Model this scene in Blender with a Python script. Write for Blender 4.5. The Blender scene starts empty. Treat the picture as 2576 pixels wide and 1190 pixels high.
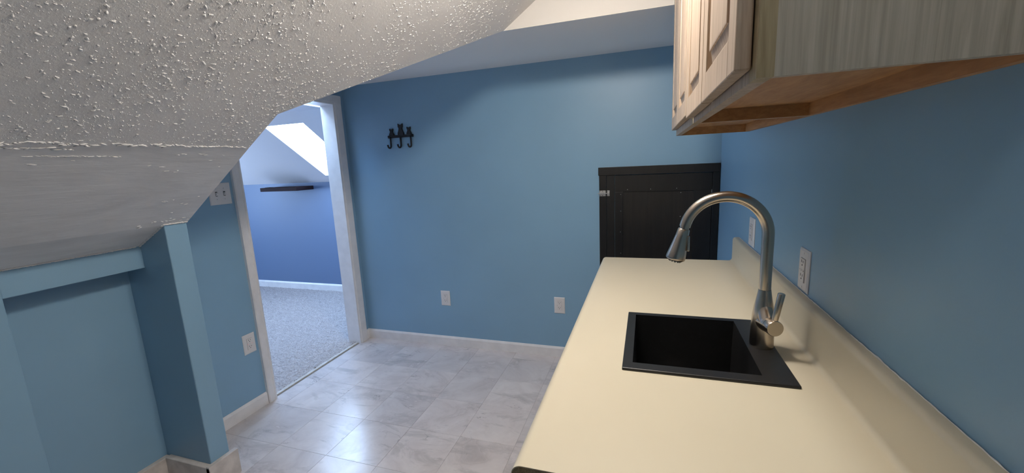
import bpy, bmesh, math, random
import numpy as np
from mathutils import Vector, Matrix, Euler

random.seed(7)
rng = np.random.default_rng(11)
C = bpy.context.scene.collection
SC = bpy.context.scene

# ------------------------------------------------------------------ camera
def make_camera():
    ya, pi_, ro = [math.radians(v) for v in (18.4501, -10.1298, -2.6812)]
    f = Vector((-math.sin(ya) * math.cos(pi_), math.cos(ya) * math.cos(pi_), math.sin(pi_)))
    r = Vector((math.cos(ya), math.sin(ya), 0))
    u = r.cross(f)
    r2 = r * math.cos(ro) + u * math.sin(ro)
    u2 = -r * math.sin(ro) + u * math.cos(ro)
    cd = bpy.data.cameras.new('camera')
    cd.sensor_width = 36.0
    cd.lens = 1029.3188 / 2576 * 36.0
    cd.clip_start = 0.02
    o = bpy.data.objects.new('camera', cd)
    C.objects.link(o)
    m = Matrix((( r2.x, u2.x, -f.x, -0.4261), (r2.y, u2.y, -f.y, -2.7914), (r2.z, u2.z, -f.z, 1.4290), (0, 0, 0, 1)))
    o.matrix_world = m
    SC.camera = o
make_camera()

# ------------------------------------------------------------------ sky, exposure
SKY_COL = (0.50, 0.68, 1.0)
SKY_STRENGTH = 34.0
LAMP_STRENGTH = 120.0
FILL_LAMP_STRENGTH = 31.0  # strength of the added fill lamp
LAMP_COL = (1.0, 0.915, 0.82)
w = bpy.data.worlds.new('sky')
SC.world = w
w.use_nodes = True
bgn = w.node_tree.nodes['Background']
bgn.inputs[0].default_value = (*SKY_COL, 1)
bgn.inputs[1].default_value = SKY_STRENGTH
vs = SC.view_settings
vs.view_transform = 'Standard'
vs.look = 'None'
vs.gamma = 1.0
vs.use_curve_mapping = False
vs.exposure = 0.0
SC.cycles.max_bounces = 8
SC.cycles.diffuse_bounces = 5
SC.cycles.glossy_bounces = 3
SC.cycles.transparent_max_bounces = 8
SC.cycles.use_denoising = True
SC.cycles.sample_clamp_indirect = 6.0

def portal(loc, rot, sx, sy):
    ld = bpy.data.lights.new('skylight_portal', 'AREA')
    ld.shape = 'RECTANGLE'
    ld.size, ld.size_y = sx, sy
    ld.cycles.is_portal = True
    o = bpy.data.objects.new('skylight_portal', ld)
    o.location = loc
    o.rotation_euler = rot
    C.objects.link(o)

# ------------------------------------------------------------------ materials
def newmat(name):
    m = bpy.data.materials.new(name)
    m.use_nodes = True
    nt = m.node_tree
    return m, nt, nt.nodes, nt.links, nt.nodes['Principled BSDF']

def coords(nt, scale=(1, 1, 1), rand=False, kind='Object'):
    tc = nt.nodes.new('ShaderNodeTexCoord')
    mp = nt.nodes.new('ShaderNodeMapping')
    mp.inputs['Scale'].default_value = scale
    nt.links.new(tc.outputs[kind], mp.inputs['Vector'])
    if rand:
        oi = nt.nodes.new('ShaderNodeObjectInfo')
        ml = nt.nodes.new('ShaderNodeMath'); ml.operation = 'MULTIPLY'; ml.inputs[1].default_value = 57.0
        cx = nt.nodes.new('ShaderNodeCombineXYZ')
        nt.links.new(oi.outputs['Random'], ml.inputs[0])
        for i in range(3):
            nt.links.new(ml.outputs[0], cx.inputs[i])
        nt.links.new(cx.outputs[0], mp.inputs['Location'])
    return mp.outputs[0]

def noise(nt, vec, scale, detail=4, rough=.5, dist=0.0):
    n = nt.nodes.new('ShaderNodeTexNoise')
    n.inputs['Scale'].default_value = scale
    n.inputs['Detail'].default_value = detail
    n.inputs['Roughness'].default_value = rough
    n.inputs['Distortion'].default_value = dist
    nt.links.new(vec, n.inputs['Vector'])
    return n.outputs['Fac']

def ramp(nt, fac, stops, interp='LINEAR'):
    r = nt.nodes.new('ShaderNodeValToRGB')
    cr = r.color_ramp
    cr.interpolation = interp
    while len(cr.elements) < len(stops):
        cr.elements.new(0.5)
    for e, (p, c) in zip(cr.elements, stops):
        e.position = p
        e.color = (*c, 1) if len(c) == 3 else c
    nt.links.new(fac, r.inputs[0])
    return r.outputs[0]

def mixc(nt, fac, a, b, mode='MIX'):
    m = nt.nodes.new('ShaderNodeMix')
    m.data_type = 'RGBA'
    m.blend_type = mode
    for sock, v in ((0, fac), (6, a), (7, b)):
        if isinstance(v, (int, float)):
            m.inputs[sock].default_value = v
        elif isinstance(v, tuple):
            m.inputs[sock].default_value = (*v, 1)
        else:
            nt.links.new(v, m.inputs[sock])
    return m.outputs[2]

def bump(nt, bsdf, h, strength=.2, dist=.002):
    b = nt.nodes.new('ShaderNodeBump')
    b.inputs['Strength'].default_value = strength
    b.inputs['Distance'].default_value = dist
    nt.links.new(h, b.inputs['Height'])
    nt.links.new(b.outputs[0], bsdf.inputs['Normal'])

def mat_plain(name, col, rough=.5, metal=0.0, spec=.5, bscale=0, bstr=.1, bdist=.001, var=0.0, vscale=3):
    m, nt, N, Lk, b = newmat(name)
    b.inputs['Roughness'].default_value = rough
    b.inputs['Metallic'].default_value = metal
    b.inputs['Specular IOR Level'].default_value = spec
    b.inputs['Base Color'].default_value = (*col, 1)
    v = None
    if var:
        v = coords(nt)
        f = noise(nt, v, vscale, 3)
        a = tuple(c * (1 - var) for c in col); d = tuple(min(1, c * (1 + var)) for c in col)
        Lk.new(ramp(nt, f, [(.3, a), (.7, d)]), b.inputs['Base Color'])
    if bscale:
        v = v or coords(nt)
        bump(nt, b, noise(nt, v, bscale, 3), bstr, bdist)
    return m

M = {}
M['paint'] = mat_plain('blue_wall_paint', (0.236, 0.405, 0.555), .42, bscale=260, bstr=.12, bdist=.0008, var=.03, vscale=2.5, spec=.5)
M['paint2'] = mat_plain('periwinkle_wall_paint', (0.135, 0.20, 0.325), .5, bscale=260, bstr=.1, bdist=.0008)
M['trimwhite'] = mat_plain('white_trim_paint', (0.82, 0.80, 0.79), .4, bscale=60, bstr=.08, bdist=.001, var=.05, vscale=14)
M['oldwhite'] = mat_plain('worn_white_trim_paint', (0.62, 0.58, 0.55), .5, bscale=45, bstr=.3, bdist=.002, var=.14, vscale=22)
M['ceil2'] = mat_plain('white_ceiling_paint', (0.79, 0.75, 0.74), .8, bscale=120, bstr=.15, bdist=.001)
M['header'] = mat_plain('header_dimmed_white_paint', (0.55, 0.535, 0.51), .75, bscale=150, bstr=.22, bdist=.001)  # soffit paint darkened for the front face, offsets the strong lamp light
M['soffit'] = mat_plain('soffit_brightened_white_paint', (0.86, 0.83, 0.80), .75, bscale=150, bstr=.22, bdist=.001)  # same paint brightened, lifts the shaded underside
M['plastic'] = mat_plain('white_plate_plastic', (0.74, 0.72, 0.71), .32)
M['plasticgrey'] = mat_plain('grey_gap', (0.25, 0.24, 0.24), .6)
M['dark'] = mat_plain('dark_slot', (0.02, 0.018, 0.018), .6)
M['blackiron'] = mat_plain('black_cast_iron', (0.006, 0.006, 0.008), .55, bscale=200, bstr=.2)
M['steel'] = mat_plain('zinc_latch_metal', (0.62, 0.61, 0.60), .35, metal=1.0)
M['shelf'] = mat_plain('dark_brown_shelf_veneer', (0.030, 0.018, 0.020), .75, spec=.15, bscale=80, bstr=.1)
M['caulk'] = mat_plain('white_caulk', (0.75, 0.73, 0.70), .6, bscale=90, bstr=.4, bdist=.002)
M['threshold'] = mat_plain('pale_threshold_strip', (0.55, 0.52, 0.47), .35, var=.15, vscale=30)
M['weave'] = mat_plain('cabinet_inside_board', (0.50, 0.33, 0.17), .55, var=.1, vscale=9)  # plain brown board colour

# textured ceiling paint
m, nt, N, Lk, b = newmat('textured_ceiling_paint')
v = coords(nt)
b.inputs['Roughness'].default_value = .75
f = noise(nt, v, 2.2, 4)
Lk.new(ramp(nt, f, [(.3, (.74, .735, .73)), (.7, (.81, .80, .795))]), b.inputs['Base Color'])
n1 = noise(nt, v, 130, 3, .6)
bump(nt, b, n1, .45, .0022)
M['ceil'] = m
# smoother, greyer patched plaster
m, nt, N, Lk, b = newmat('patched_ceiling_plaster')
v = coords(nt, (1, 1, 1))
b.inputs['Roughness'].default_value = .7
f = noise(nt, coords(nt, (5, 1.6, 5)), 2.4, 6, .6, .6)
Lk.new(ramp(nt, f, [(.30, (.70, .70, .70)), (.55, (.79, .79, .79)), (.75, (.84, .84, .835))]), b.inputs['Base Color'])
bump(nt, b, noise(nt, coords(nt, (9, 1.5, 9)), 6, 5, .6, .5), .25, .004)
M['patch'] = m

# floor tile: grey marbled vinyl
m, nt, N, Lk, b = newmat('grey_marbled_vinyl_tile')
v = coords(nt, (1, 1, 1), True)
base = noise(nt, v, 4.2, 8, .66, .8)
col = ramp(nt, base, [(.28, (.50, .455, .44)), (.45, (.63, .58, .565)), (.62, (.70, .655, .635)), (.8, (.75, .705, .685))])
vr = coords(nt, (1.0, 2.6, 1.0), True)
vein = noise(nt, vr, 2.3, 6, .55, 1.4)
mask = ramp(nt, vein, [(.484, (0, 0, 0)), (.498, (1, 1, 1)), (.502, (1, 1, 1)), (.516, (0, 0, 0))])
brk = ramp(nt, noise(nt, v, 5, 2), [(.53, (0, 0, 0)), (.68, (1, 1, 1))])
mm = mixc(nt, 1.0, mask, brk, 'MULTIPLY')
bw = N.new('ShaderNodeRGBToBW'); Lk.new(mm, bw.inputs[0])
sc = N.new('ShaderNodeMath'); sc.operation = 'MULTIPLY'; sc.inputs[1].default_value = .6; Lk.new(bw.outputs[0], sc.inputs[0])
col2 = mixc(nt, sc.outputs[0], col, (.22, .20, .195))
pat = ramp(nt, noise(nt, vr, 2.2, 9, .68, 1.0), [(.54, (0, 0, 0)), (.60, (.30, .30, .30)), (.70, (.55, .55, .55))])
pb = N.new('ShaderNodeRGBToBW'); Lk.new(pat, pb.inputs[0])
col3 = mixc(nt, pb.outputs[0], col2, (.34, .32, .31))
oi = N.new('ShaderNodeObjectInfo')
tint = ramp(nt, oi.outputs['Random'], [(0, (.93, .93, .94)), (1, (1.05, 1.03, 1.02))])
col4 = mixc(nt, 1.0, col3, tint, 'MULTIPLY')
Lk.new(col4, b.inputs['Base Color'])
rr = ramp(nt, base, [(.2, (.30, .30, .30)), (.8, (.20, .20, .20))])
b.inputs['Specular IOR Level'].default_value = .65
Lk.new(rr, b.inputs['Roughness'])
bump(nt, b, noise(nt, v, 30, 4), .05, .001)
M['tile'] = m
M['grout'] = mat_plain('floor_joint', (.30, .285, .28), .7)

# carpet
m, nt, N, Lk, b = newmat('grey_carpet_pile')
v = coords(nt)
f = noise(nt, v, 170, 2, .6)
g = noise(nt, coords(nt, (1, 3, 1)), 22, 3)
c1 = ramp(nt, f, [(.3, (.28, .255, .25)), (.7, (.61, .57, .555))])
c2 = ramp(nt, g, [(.35, (.82, .82, .82)), (.65, (1, 1, 1))])
Lk.new(mixc(nt, 1.0, c1, c2, 'MULTIPLY'), b.inputs['Base Color'])
b.inputs['Roughness'].default_value = .95
b.inputs['Specular IOR Level'].default_value = .1
M['carpet'] = m

# woods
def wood(name, light, dark, gsc=(28, 28, 1.3), rough=.5, amount=(.38, .64), cath=True):
    m, nt, N, Lk, b = newmat(name)
    v = coords(nt, gsc, True)
    fine = noise(nt, v, 3.0, 5, .65, .3)
    c = ramp(nt, fine, [(amount[0], dark), (amount[1], light)])
    if cath:
        v2 = coords(nt, (gsc[0] * .30, gsc[1] * .30, gsc[2] * .55), True)
        wv = noise(nt, v2, 2.1, 4, .6, 1.1)
        c2 = ramp(nt, wv, [(.40, (1, 1, 1)), (.50, (.80, .79, .77)), (.56, (1, 1, 1))])
        c = mixc(nt, .8, c, c2, 'MULTIPLY')
    Lk.new(c, b.inputs['Base Color'])
    b.inputs['Roughness'].default_value = rough
    bump(nt, b, fine, .12, .0006)
    return m
M['oak'] = wood('whitewashed_oak', (.49, .39, .305), (.38, .29, .21))
M['oakside'] = wood('whitewashed_oak_veneer', (.52, .46, .37), (.40, .35, .275), (40, 40, 1.1))
M['oakedge'] = wood('oak_frame_edge', (.42, .33, .19), (.33, .25, .135), (40, 40, 2))
M['birch'] = wood('bare_orange_plywood', (.50, .27, .115), (.38, .19, .075), (14, 3, 30), .55, cath=False)
M['blackwood'] = wood('black_stained_wood', (.0065, .006, .0062), (.003, .0028, .003), (20, 20, 1.2), .42, cath=False)
M['blackpanel'] = wood('black_stained_plywood', (.012, .0095, .008), (.004, .0035, .0035), (16, 16, 1.0), .45, cath=False)

# laminate
m, nt, N, Lk, b = newmat('cream_laminate')
v = coords(nt)
b.inputs['Roughness'].default_value = .38
base = ramp(nt, noise(nt, v, 2.0, 3), [(.3, (.55, .497, .375)), (.7, (.585, .53, .408))])
vo = N.new('ShaderNodeTexVoronoi'); vo.inputs['Scale'].default_value = 9.0
Lk.new(v, vo.inputs['Vector'])
dots = ramp(nt, vo.outputs['Distance'], [(.018, (.25, .2, .13)), (.026, (1, 1, 1))])
Lk.new(mixc(nt, .8, base, dots, 'MULTIPLY'), b.inputs['Base Color'])
M['lam'] = m
# particle board
m, nt, N, Lk, b = newmat('particle_board_core')
v = coords(nt)
f = noise(nt, v, 240, 4, .7)
Lk.new(ramp(nt, f, [(.3, (.14, .095, .05)), (.5, (.27, .19, .105)), (.72, (.42, .32, .19))]), b.inputs['Base Color'])
b.inputs['Roughness'].default_value = .9
bump(nt, b, f, .5, .001)
M['core'] = m
# sink composite
m, nt, N, Lk, b = newmat('black_composite_sink')
v = coords(nt)
b.inputs['Roughness'].default_value = .42
Lk.new(ramp(nt, noise(nt, v, 90, 3, .7), [(.55, (.006, .006, .0065)), (.80, (.016, .015, .016))]), b.inputs['Base Color'])
M['sink'] = m
# brushed nickel
m, nt, N, Lk, b = newmat('brushed_nickel')
b.inputs['Metallic'].default_value = 1.0
b.inputs['Base Color'].default_value = (.60, .535, .46, 1)
b.inputs['Roughness'].default_value = .27
b.inputs['Anisotropic'].default_value = .5
bump(nt, b, noise(nt, coords(nt, (1, 1, .02)), 900, 2), .04, .0003)
M['nickel'] = m
M['nickeldark'] = mat_plain('grey_rubber_nozzle', (.10, .10, .10), .6)
# glass
m, nt, N, Lk, b = newmat('skylight_glass')
N.remove(b)
tr = N.new('ShaderNodeBsdfTransparent'); gl = N.new('ShaderNodeBsdfGlossy'); gl.inputs['Roughness'].default_value = .02
tr.inputs[0].default_value = (.95, .97, .97, 1)
mx = N.new('ShaderNodeMixShader'); mx.inputs[0].default_value = .06
Lk.new(tr.outputs[0], mx.inputs[1]); Lk.new(gl.outputs[0], mx.inputs[2])
Lk.new(mx.outputs[0], N['Material Output'].inputs[0])
M['glass'] = m
# lamp
m, nt, N, Lk, b = newmat('frosted_lamp_dome')
b.inputs['Base Color'].default_value = (.9, .88, .84, 1)
b.inputs['Emission Color'].default_value = (*LAMP_COL, 1)
b.inputs['Emission Strength'].default_value = LAMP_STRENGTH
M['lamp'] = m
M['fill_lamp'] = m.copy(); M['fill_lamp'].name = 'added_fill_lamp_dome'  # dome of the added fill lamp
M['fill_lamp'].node_tree.nodes['Principled BSDF'].inputs['Emission Strength'].default_value = FILL_LAMP_STRENGTH
m, nt, N, Lk, b = newmat('red_indicator')
b.inputs['Base Color'].default_value = (.8, .1, .1, 1)
b.inputs['Emission Color'].default_value = (1, .15, .18, 1)
b.inputs['Emission Strength'].default_value = 1.2
M['led'] = m

# ------------------------------------------------------------------ helpers
def wloc(o):
    v = Vector((0, 0, 0))
    while o is not None:
        v = v + Vector(o.location)
        o = o.parent
    return v

def finish(name, bm, mat, parent=None, origin=None, smooth=False):
    me = bpy.data.meshes.new(name)
    org = Vector(origin) if origin is not None else (wloc(parent) if parent else Vector((0, 0, 0)))
    bmesh.ops.translate(bm, verts=bm.verts, vec=-org)
    bmesh.ops.recalc_face_normals(bm, faces=bm.faces)
    if smooth:
        for f in bm.faces:
            f.smooth = True
    bm.to_mesh(me)
    bm.free()
    mats = mat if isinstance(mat, (list, tuple)) else [mat]
    for k in mats:
        me.materials.append(M[k])
    o = bpy.data.objects.new(name, me)
    C.objects.link(o)
    if parent:
        o.parent = parent
        o.location = org - wloc(parent)
    else:
        o.location = org
    return o

def smooth_angle(o, deg=40):
    me = o.data
    for p in me.polygons:
        p.use_smooth = True
    try:
        me.set_sharp_from_angle(angle=math.radians(deg))
    except Exception:
        pass

def add_box(bm, x0, x1, y0, y1, z0, z1, bev=0, seg=2):
    b2 = bmesh.new()
    vs_ = [b2.verts.new((x, y, z)) for x in (x0, x1) for y in (y0, y1) for z in (z0, z1)]
    for f in ((0, 1, 3, 2), (4, 6, 7, 5), (0, 4, 5, 1), (2, 3, 7, 6), (0, 2, 6, 4), (1, 5, 7, 3)):
        b2.faces.new([vs_[i] for i in f])
    bmesh.ops.recalc_face_normals(b2, faces=b2.faces)
    if bev:
        bmesh.ops.bevel(b2, geom=list(b2.edges), offset=bev, segments=seg, profile=.5, affect='EDGES')
    tmp = bpy.data.meshes.new('t')
    b2.to_mesh(tmp); b2.free()
    bm.from_mesh(tmp)
    bpy.data.meshes.remove(tmp)

def box(name, x0, x1, y0, y1, z0, z1, mat, parent=None, bev=0, seg=2, origin=None):
    bm = bmesh.new()
    add_box(bm, x0, x1, y0, y1, z0, z1, bev, seg)
    if origin is None and parent is None:
        origin = ((x0 + x1) / 2, (y0 + y1) / 2, z0)
    return finish(name, bm, mat, parent, origin)

def add_prism(bm, pts, axis, a0, a1):
    """closed 2D outline extruded along an axis; pts are the two other coordinates in xyz order"""
    def P(p, a):
        if axis == 'x': return (a, p[0], p[1])
        if axis == 'y': return (p[0], a, p[1])
        return (p[0], p[1], a)
    v0 = [bm.verts.new(P(p, a0)) for p in pts]
    v1 = [bm.verts.new(P(p, a1)) for p in pts]
    n = len(pts)
    bm.faces.new(v0); bm.faces.new(list(reversed(v1)))
    for i in range(n):
        j = (i + 1) % n
        bm.faces.new((v0[i], v0[j], v1[j], v1[i]))

def add_tube(bm, path, radii, seg=20, cap=True):
    path = [Vector(p) for p in path]
    if isinstance(radii, (int, float)):
        radii = [radii] * len(path)
    t0 = (path[1] - path[0]).normalized()
    ref = Vector((0, 0, 1)) if abs(t0.z) < .9 else Vector((0, 1, 0))
    nrm = (ref - t0 * ref.dot(t0)).normalized()
    rings = []
    for i, p in enumerate(path):
        t = (path[min(i + 1, len(path) - 1)] - path[max(i - 1, 0)]).normalized()
        nrm = (nrm - t * nrm.dot(t)).normalized()
        bn = t.cross(nrm)
        rings.append([bm.verts.new(p + (nrm * math.cos(a) + bn * math.sin(a)) * radii[i])
                      for a in [2 * math.pi * k / seg for k in range(seg)]])
    for a, b_ in zip(rings, rings[1:]):
        for k in range(seg):
            bm.faces.new((a[k], a[(k + 1) % seg], b_[(k + 1) % seg], b_[k]))
    if cap:
        bm.faces.new(list(reversed(rings[0]))); bm.faces.new(rings[-1])

def tag(o, label=None, cat=None, group=None, kind=None):
    if label: o['label'] = label
    if cat: o['category'] = cat
    if group: o['group'] = group
    if kind: o['kind'] = kind
    return o

def thing(name, loc, label, cat, group=None):
    o = bpy.data.objects.new(name, None)
    o.empty_display_size = .05
    o.location = loc
    C.objects.link(o)
    return tag(o, label, cat, group)

def structure(o, label=None):
    return tag(o, label, None, None, 'structure')

# ------------------------------------------------------------------ main dimensions
XL = -2.707          # door wall face
XLB = -2.812         # its far face
HS = 2.079           # soffit height
YN = -6.6            # wall behind the camera
ZT = 2.46            # top of all ceiling blocks
ZC = 2.30            # flat ceiling
SL = .6819
def zP(x):
    if x < -2.33:
        return 1.243 + .53 * (x + 2.33)
    if x < -1.90:
        return 1.243 + (1.5425 - 1.243) / .43 * (x + 2.33)
    return 1.5425 + SL * (x + 1.90)
XTOP = -1.90 + (ZC - 1.5425) / SL
def yB(x):
    if x <= -1.742: return -1.548
    if x <= -1.111: return -1.548 + (x + 1.742) / (.631) * (1.548 - .716)
    return -.716

# ------------------------------------------------------------------ floor with tiles
fl = structure(box('floor', XL - .02, 0.0, YN, 0.0, -.08, -.002, 'grout'), 'grey marbled square tile floor')
T = .307
tile_mesh = {}
gx0, gy0 = -2.59, -1.022
for i in range(-1, 9):
    for j in range(-19, 5):
        x0, x1 = gx0 + i * T, gx0 + (i + 1) * T
        y0, y1 = gy0 + j * T, gy0 + (j + 1) * T
        x0c, x1c, y0c, y1c = max(x0, XL), min(x1, -.02), max(y0, YN), min(y1, -.001)
        if x1c - x0c < .02 or y1c - y0c < .02:
            continue
        if x0c > -.5:      # under the base cabinets
            continue
        if x1c < -2.3 and y1c < -1.7:
            x0c = max(x0c, -2.62)
            if x1c - x0c < .02: continue
        key = (round(x1c - x0c, 4), round(y1c - y0c, 4))
        cx, cy = (x0c + x1c) / 2, (y0c + y1c) / 2
        if key not in tile_mesh:
            bm = bmesh.new()
            hx, hy = key[0] / 2 - .0004, key[1] / 2 - .0004
            add_box(bm, -hx, hx, -hy, hy, -.004, 0, .0005, 1)
            me = bpy.data.meshes.new('tile'); bm.to_mesh(me); bm.free()
            me.materials.append(M['tile'])
            tile_mesh[key] = me
        o = bpy.data.objects.new('tile', tile_mesh[key])
        C.objects.link(o)
        o.parent = fl
        o.location = Vector((cx, cy, 0)) - fl.location

# ------------------------------------------------------------------ walls
structure(box('wall_back', XLB + .01, .12, 0, .12, -.05, ZT, 'paint'), 'blue back wall with hook rack and black hatch')
structure(box('wall_right', 0, .12, YN, 0, -.05, ZT, 'paint'), 'blue wall behind the counter')
structure(box('wall_front', -3.0, .12, YN - .12, YN, -.05, ZT, 'paint'), 'blue wall behind the viewpoint')

# door wall with opening
DY0, DY1, DZ = -.967, -.137, 1.929
bm = bmesh.new()
add_box(bm, XLB, XL, -1.60, DY0 - .012, -.05, HS + .05)
add_box(bm, XLB, XL, DY1 + .012, 0.0, -.05, HS + .05)
add_box(bm, XLB, XL, DY0 - .012, DY1 + .012, DZ + .012, HS + .05)
structure(finish('wall_left', bm, 'paint', None, (XL, -.6, 0)), 'blue wall with the open doorway')

# knee wall: recess, pillar, beam, post
structure(box('wall_knee', -2.78, -2.625, YN, -1.60, -.05, 1.25, 'paint'), 'blue recessed knee wall under the slope')
structure(box('wall_pillar', -2.63, -2.503, YN, -2.0645, -.05, 1.25, 'paint', bev=.003), 'blue knee wall panel at the left edge')
structure(box('wall_beam', -2.63, -2.503, -2.066, -1.64, 1.0541, 1.25, 'paint', bev=.003), 'blue beam across the top of the wall recess')
bm = bmesh.new()
add_box(bm, -2.80, -2.328, -1.6426, -1.5536, -.05, 1.30)
bmesh.ops.bevel(bm, geom=[e for e in bm.edges if abs((e.verts[0].co - e.verts[1].co).z) > 1 and e.verts[0].co.x > -2.5], offset=.004, segments=2, profile=.5, affect='EDGES')
structure(finish('wall_post', bm, 'paint', None, (-2.5, -1.6, 0)), 'blue post at the end of the sloped ceiling')

# ------------------------------------------------------------------ ceiling: sloped block
bm = bmesh.new()
xs = [-2.80, -2.503, -2.33, -2.1, -1.915, -1.90, -1.742, -1.111, XTOP, 0.12]
bot0, bot1, top0, top1 = [], [], [], []
for x in xs:
    z = min(zP(x), ZC) if x < XTOP + 1e-6 else ZC
    bot0.append(bm.verts.new((x, YN - .1, z))); bot1.append(bm.verts.new((x, yB(x), z)))
    top0.append(bm.verts.new((x, YN - .1, ZT))); top1.append(bm.verts.new((x, yB(x), ZT)))
for i in range(len(xs) - 1):
    f = bm.faces.new((bot0[i], bot0[i + 1], bot1[i + 1], bot1[i]))
    f.material_index = 1 if xs[i + 1] <= -1.914 else 0
    bm.faces.new((top0[i], top1[i], top1[i + 1], top0[i + 1])).material_index = 2
    bm.faces.new((bot1[i], bot1[i + 1], top1[i + 1], top1[i])).material_index = 2
    bm.faces.new((bot0[i], top0[i], top0[i + 1], bot0[i + 1])).material_index = 2
bm.faces.new((bot0[0], bot1[0], top1[0], top0[0])).material_index = 2
bm.faces.new((bot0[-1], top0[-1], top1[-1], bot1[-1])).material_index = 2
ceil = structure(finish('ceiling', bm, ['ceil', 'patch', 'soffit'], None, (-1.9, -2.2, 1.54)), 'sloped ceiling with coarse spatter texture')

# splatter blobs of the texture
def blob_mesh(name, specs, parent, mat, sub=1, kind='stuff'):
    b2 = bmesh.new()
    bmesh.ops.create_icosphere(b2, subdivisions=sub, radius=1)
    bv = np.array([v.co[:] for v in b2.verts]); bf = np.array([[v.index for v in f.verts] for f in b2.faces]); b2.free()
    nv = len(bv)
    V, F = [], []
    for k, (pos, sx, sy, sz, ang, nrm, tu) in enumerate(specs):
        n = np.array(nrm); u = np.array(tu); v_ = np.cross(n, u)
        ca, sa = math.cos(ang), math.sin(ang)
        e1 = u * ca + v_ * sa; e2 = -u * sa + v_ * ca
        jit = 1 + .25 * rng.standard_normal((nv, 1))
        pts = bv * jit
        V.append(np.array(pos) + np.outer(pts[:, 0] * sx, e1) + np.outer(pts[:, 1] * sy, e2) + np.outer(pts[:, 2] * sz, n))
        F.append(bf + k * nv)
    V = np.concatenate(V); F = np.concatenate(F)
    V = V - np.array(wloc(parent))
    me = bpy.data.meshes.new(name)
    me.vertices.add(len(V)); me.vertices.foreach_set('co', V.astype(np.float32).ravel())
    me.loops.add(len(F) * 3); me.loops.foreach_set('vertex_index', F.astype(np.int32).ravel())
    me.polygons.add(len(F)); me.polygons.foreach_set('loop_start', np.arange(0, len(F) * 3, 3, dtype=np.int32))
    me.update(calc_edges=True)
    me.polygons.foreach_set('use_smooth', np.ones(len(F), dtype=bool))
    me.materials.append(M[mat])
    o = bpy.data.objects.new(name, me)
    C.objects.link(o)
    o.parent = parent
    o['kind'] = kind
    return o
nP = Vector((SL, 0, -1)).normalized()          # downward normal of the slope
tP = Vector((1, 0, SL)).normalized()
specs, big = [], []
while len(specs) + len(big) < 24000:
    x = random.uniform(-1.90, XTOP - .005); y = random.uniform(-2.85, -.73)
    if y > yB(x) - .004: continue
    clump = math.sin(x * 9 + 2 * math.sin(y * 5)) * math.sin(y * 8 + 1.3)
    if random.random() > .55 + .45 * clump: continue
    s = min(.0038, random.lognormvariate(math.log(.00135), .52))
    el = random.uniform(1, 1.9)
    ang = random.gauss(.75, .9)
    sp = ((x, y, zP(x)), s * el, s * .85, s * random.uniform(.35, .6), ang, nP, tP)
    (big if s > .0026 else specs).append(sp)
blob_mesh('plaster_spatter', specs, ceil, 'ceil', 1)
blob_mesh('plaster_clump', big, ceil, 'ceil', 2)

# torn ridges along the seam where the texture stops
def ridge(specs, x, y0, y1, w, h, dens, wob):
    y = y0
    dx = 0
    while y < y1:
        dx = dx * .8 + random.gauss(0, wob)
        l = random.uniform(.004, .013)
        if random.random() < dens:
            xx = x + dx
            specs.append(((xx, y, zP(xx) - .0005), l, random.uniform(.4, 1) * w, random.uniform(.5, 1.1) * h, math.pi / 2 + random.gauss(0, .3), nP, tP))
        y += random.uniform(.003, .008)
rs = []
ridge(rs, -1.908, -2.40, -1.56, .0030, .0035, .85, .0022)
ridge(rs, -1.925, -2.40, -2.06, .0035, .003, .7, .002)
ridge(rs, -1.955, -2.15, -1.95, .0020, .0018, .75, .0006)
ridge(rs, -1.945, -1.80, -1.62, .0018, .0016, .25, .004)
ridge(rs, -2.00, -2.2, -1.6, .0015, .0014, .10, .012)
ridge(rs, -2.20, -1.72, -1.57, .0018, .0016, .30, .02)
ridge(rs, -2.30, -1.78, -1.56, .0020, .0022, .45, .008)
blob_mesh('plaster_ridge', rs, ceil, 'ceil', 1)
# caulk bead where slope meets beam and post
ks = []
y = -2.10
while y < -1.66:
    ks.append(((-2.499, y, zP(-2.499) - .002), .008, random.uniform(.002, .0035), .003, math.pi / 2 + random.gauss(0, .1), nP, tP)); y += random.uniform(.003, .007)
y = -1.645
while y < -1.552:
    ks.append(((-2.325, y, zP(-2.325) - .002), .007, random.uniform(.002, .005), .0035, math.pi / 2 + random.gauss(0, .2), nP, tP)); y += random.uniform(.003, .006)
x = -2.50
while x < -2.33:
    ks.append(((x, -1.646, zP(x) - .001), .008, random.uniform(.003, .008), .004, random.gauss(0, .5), nP, tP)); x += random.uniform(.003, .006)
blob_mesh('plaster_seam', ks, ceil, 'ceil', 1)

# soffit over the alcove
bm = bmesh.new()
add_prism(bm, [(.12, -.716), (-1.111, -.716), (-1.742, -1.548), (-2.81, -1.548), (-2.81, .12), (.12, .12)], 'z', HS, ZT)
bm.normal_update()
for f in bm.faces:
    if abs(f.calc_center_median().y + .716) < 1e-3: f.material_index = 1  # front face gets the darkened copy of the soffit paint
sf = structure(finish('ceiling_soffit', bm, ['soffit', 'header'], None, (-1, -.3, HS)), 'dropped white soffit above the back wall')

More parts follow.
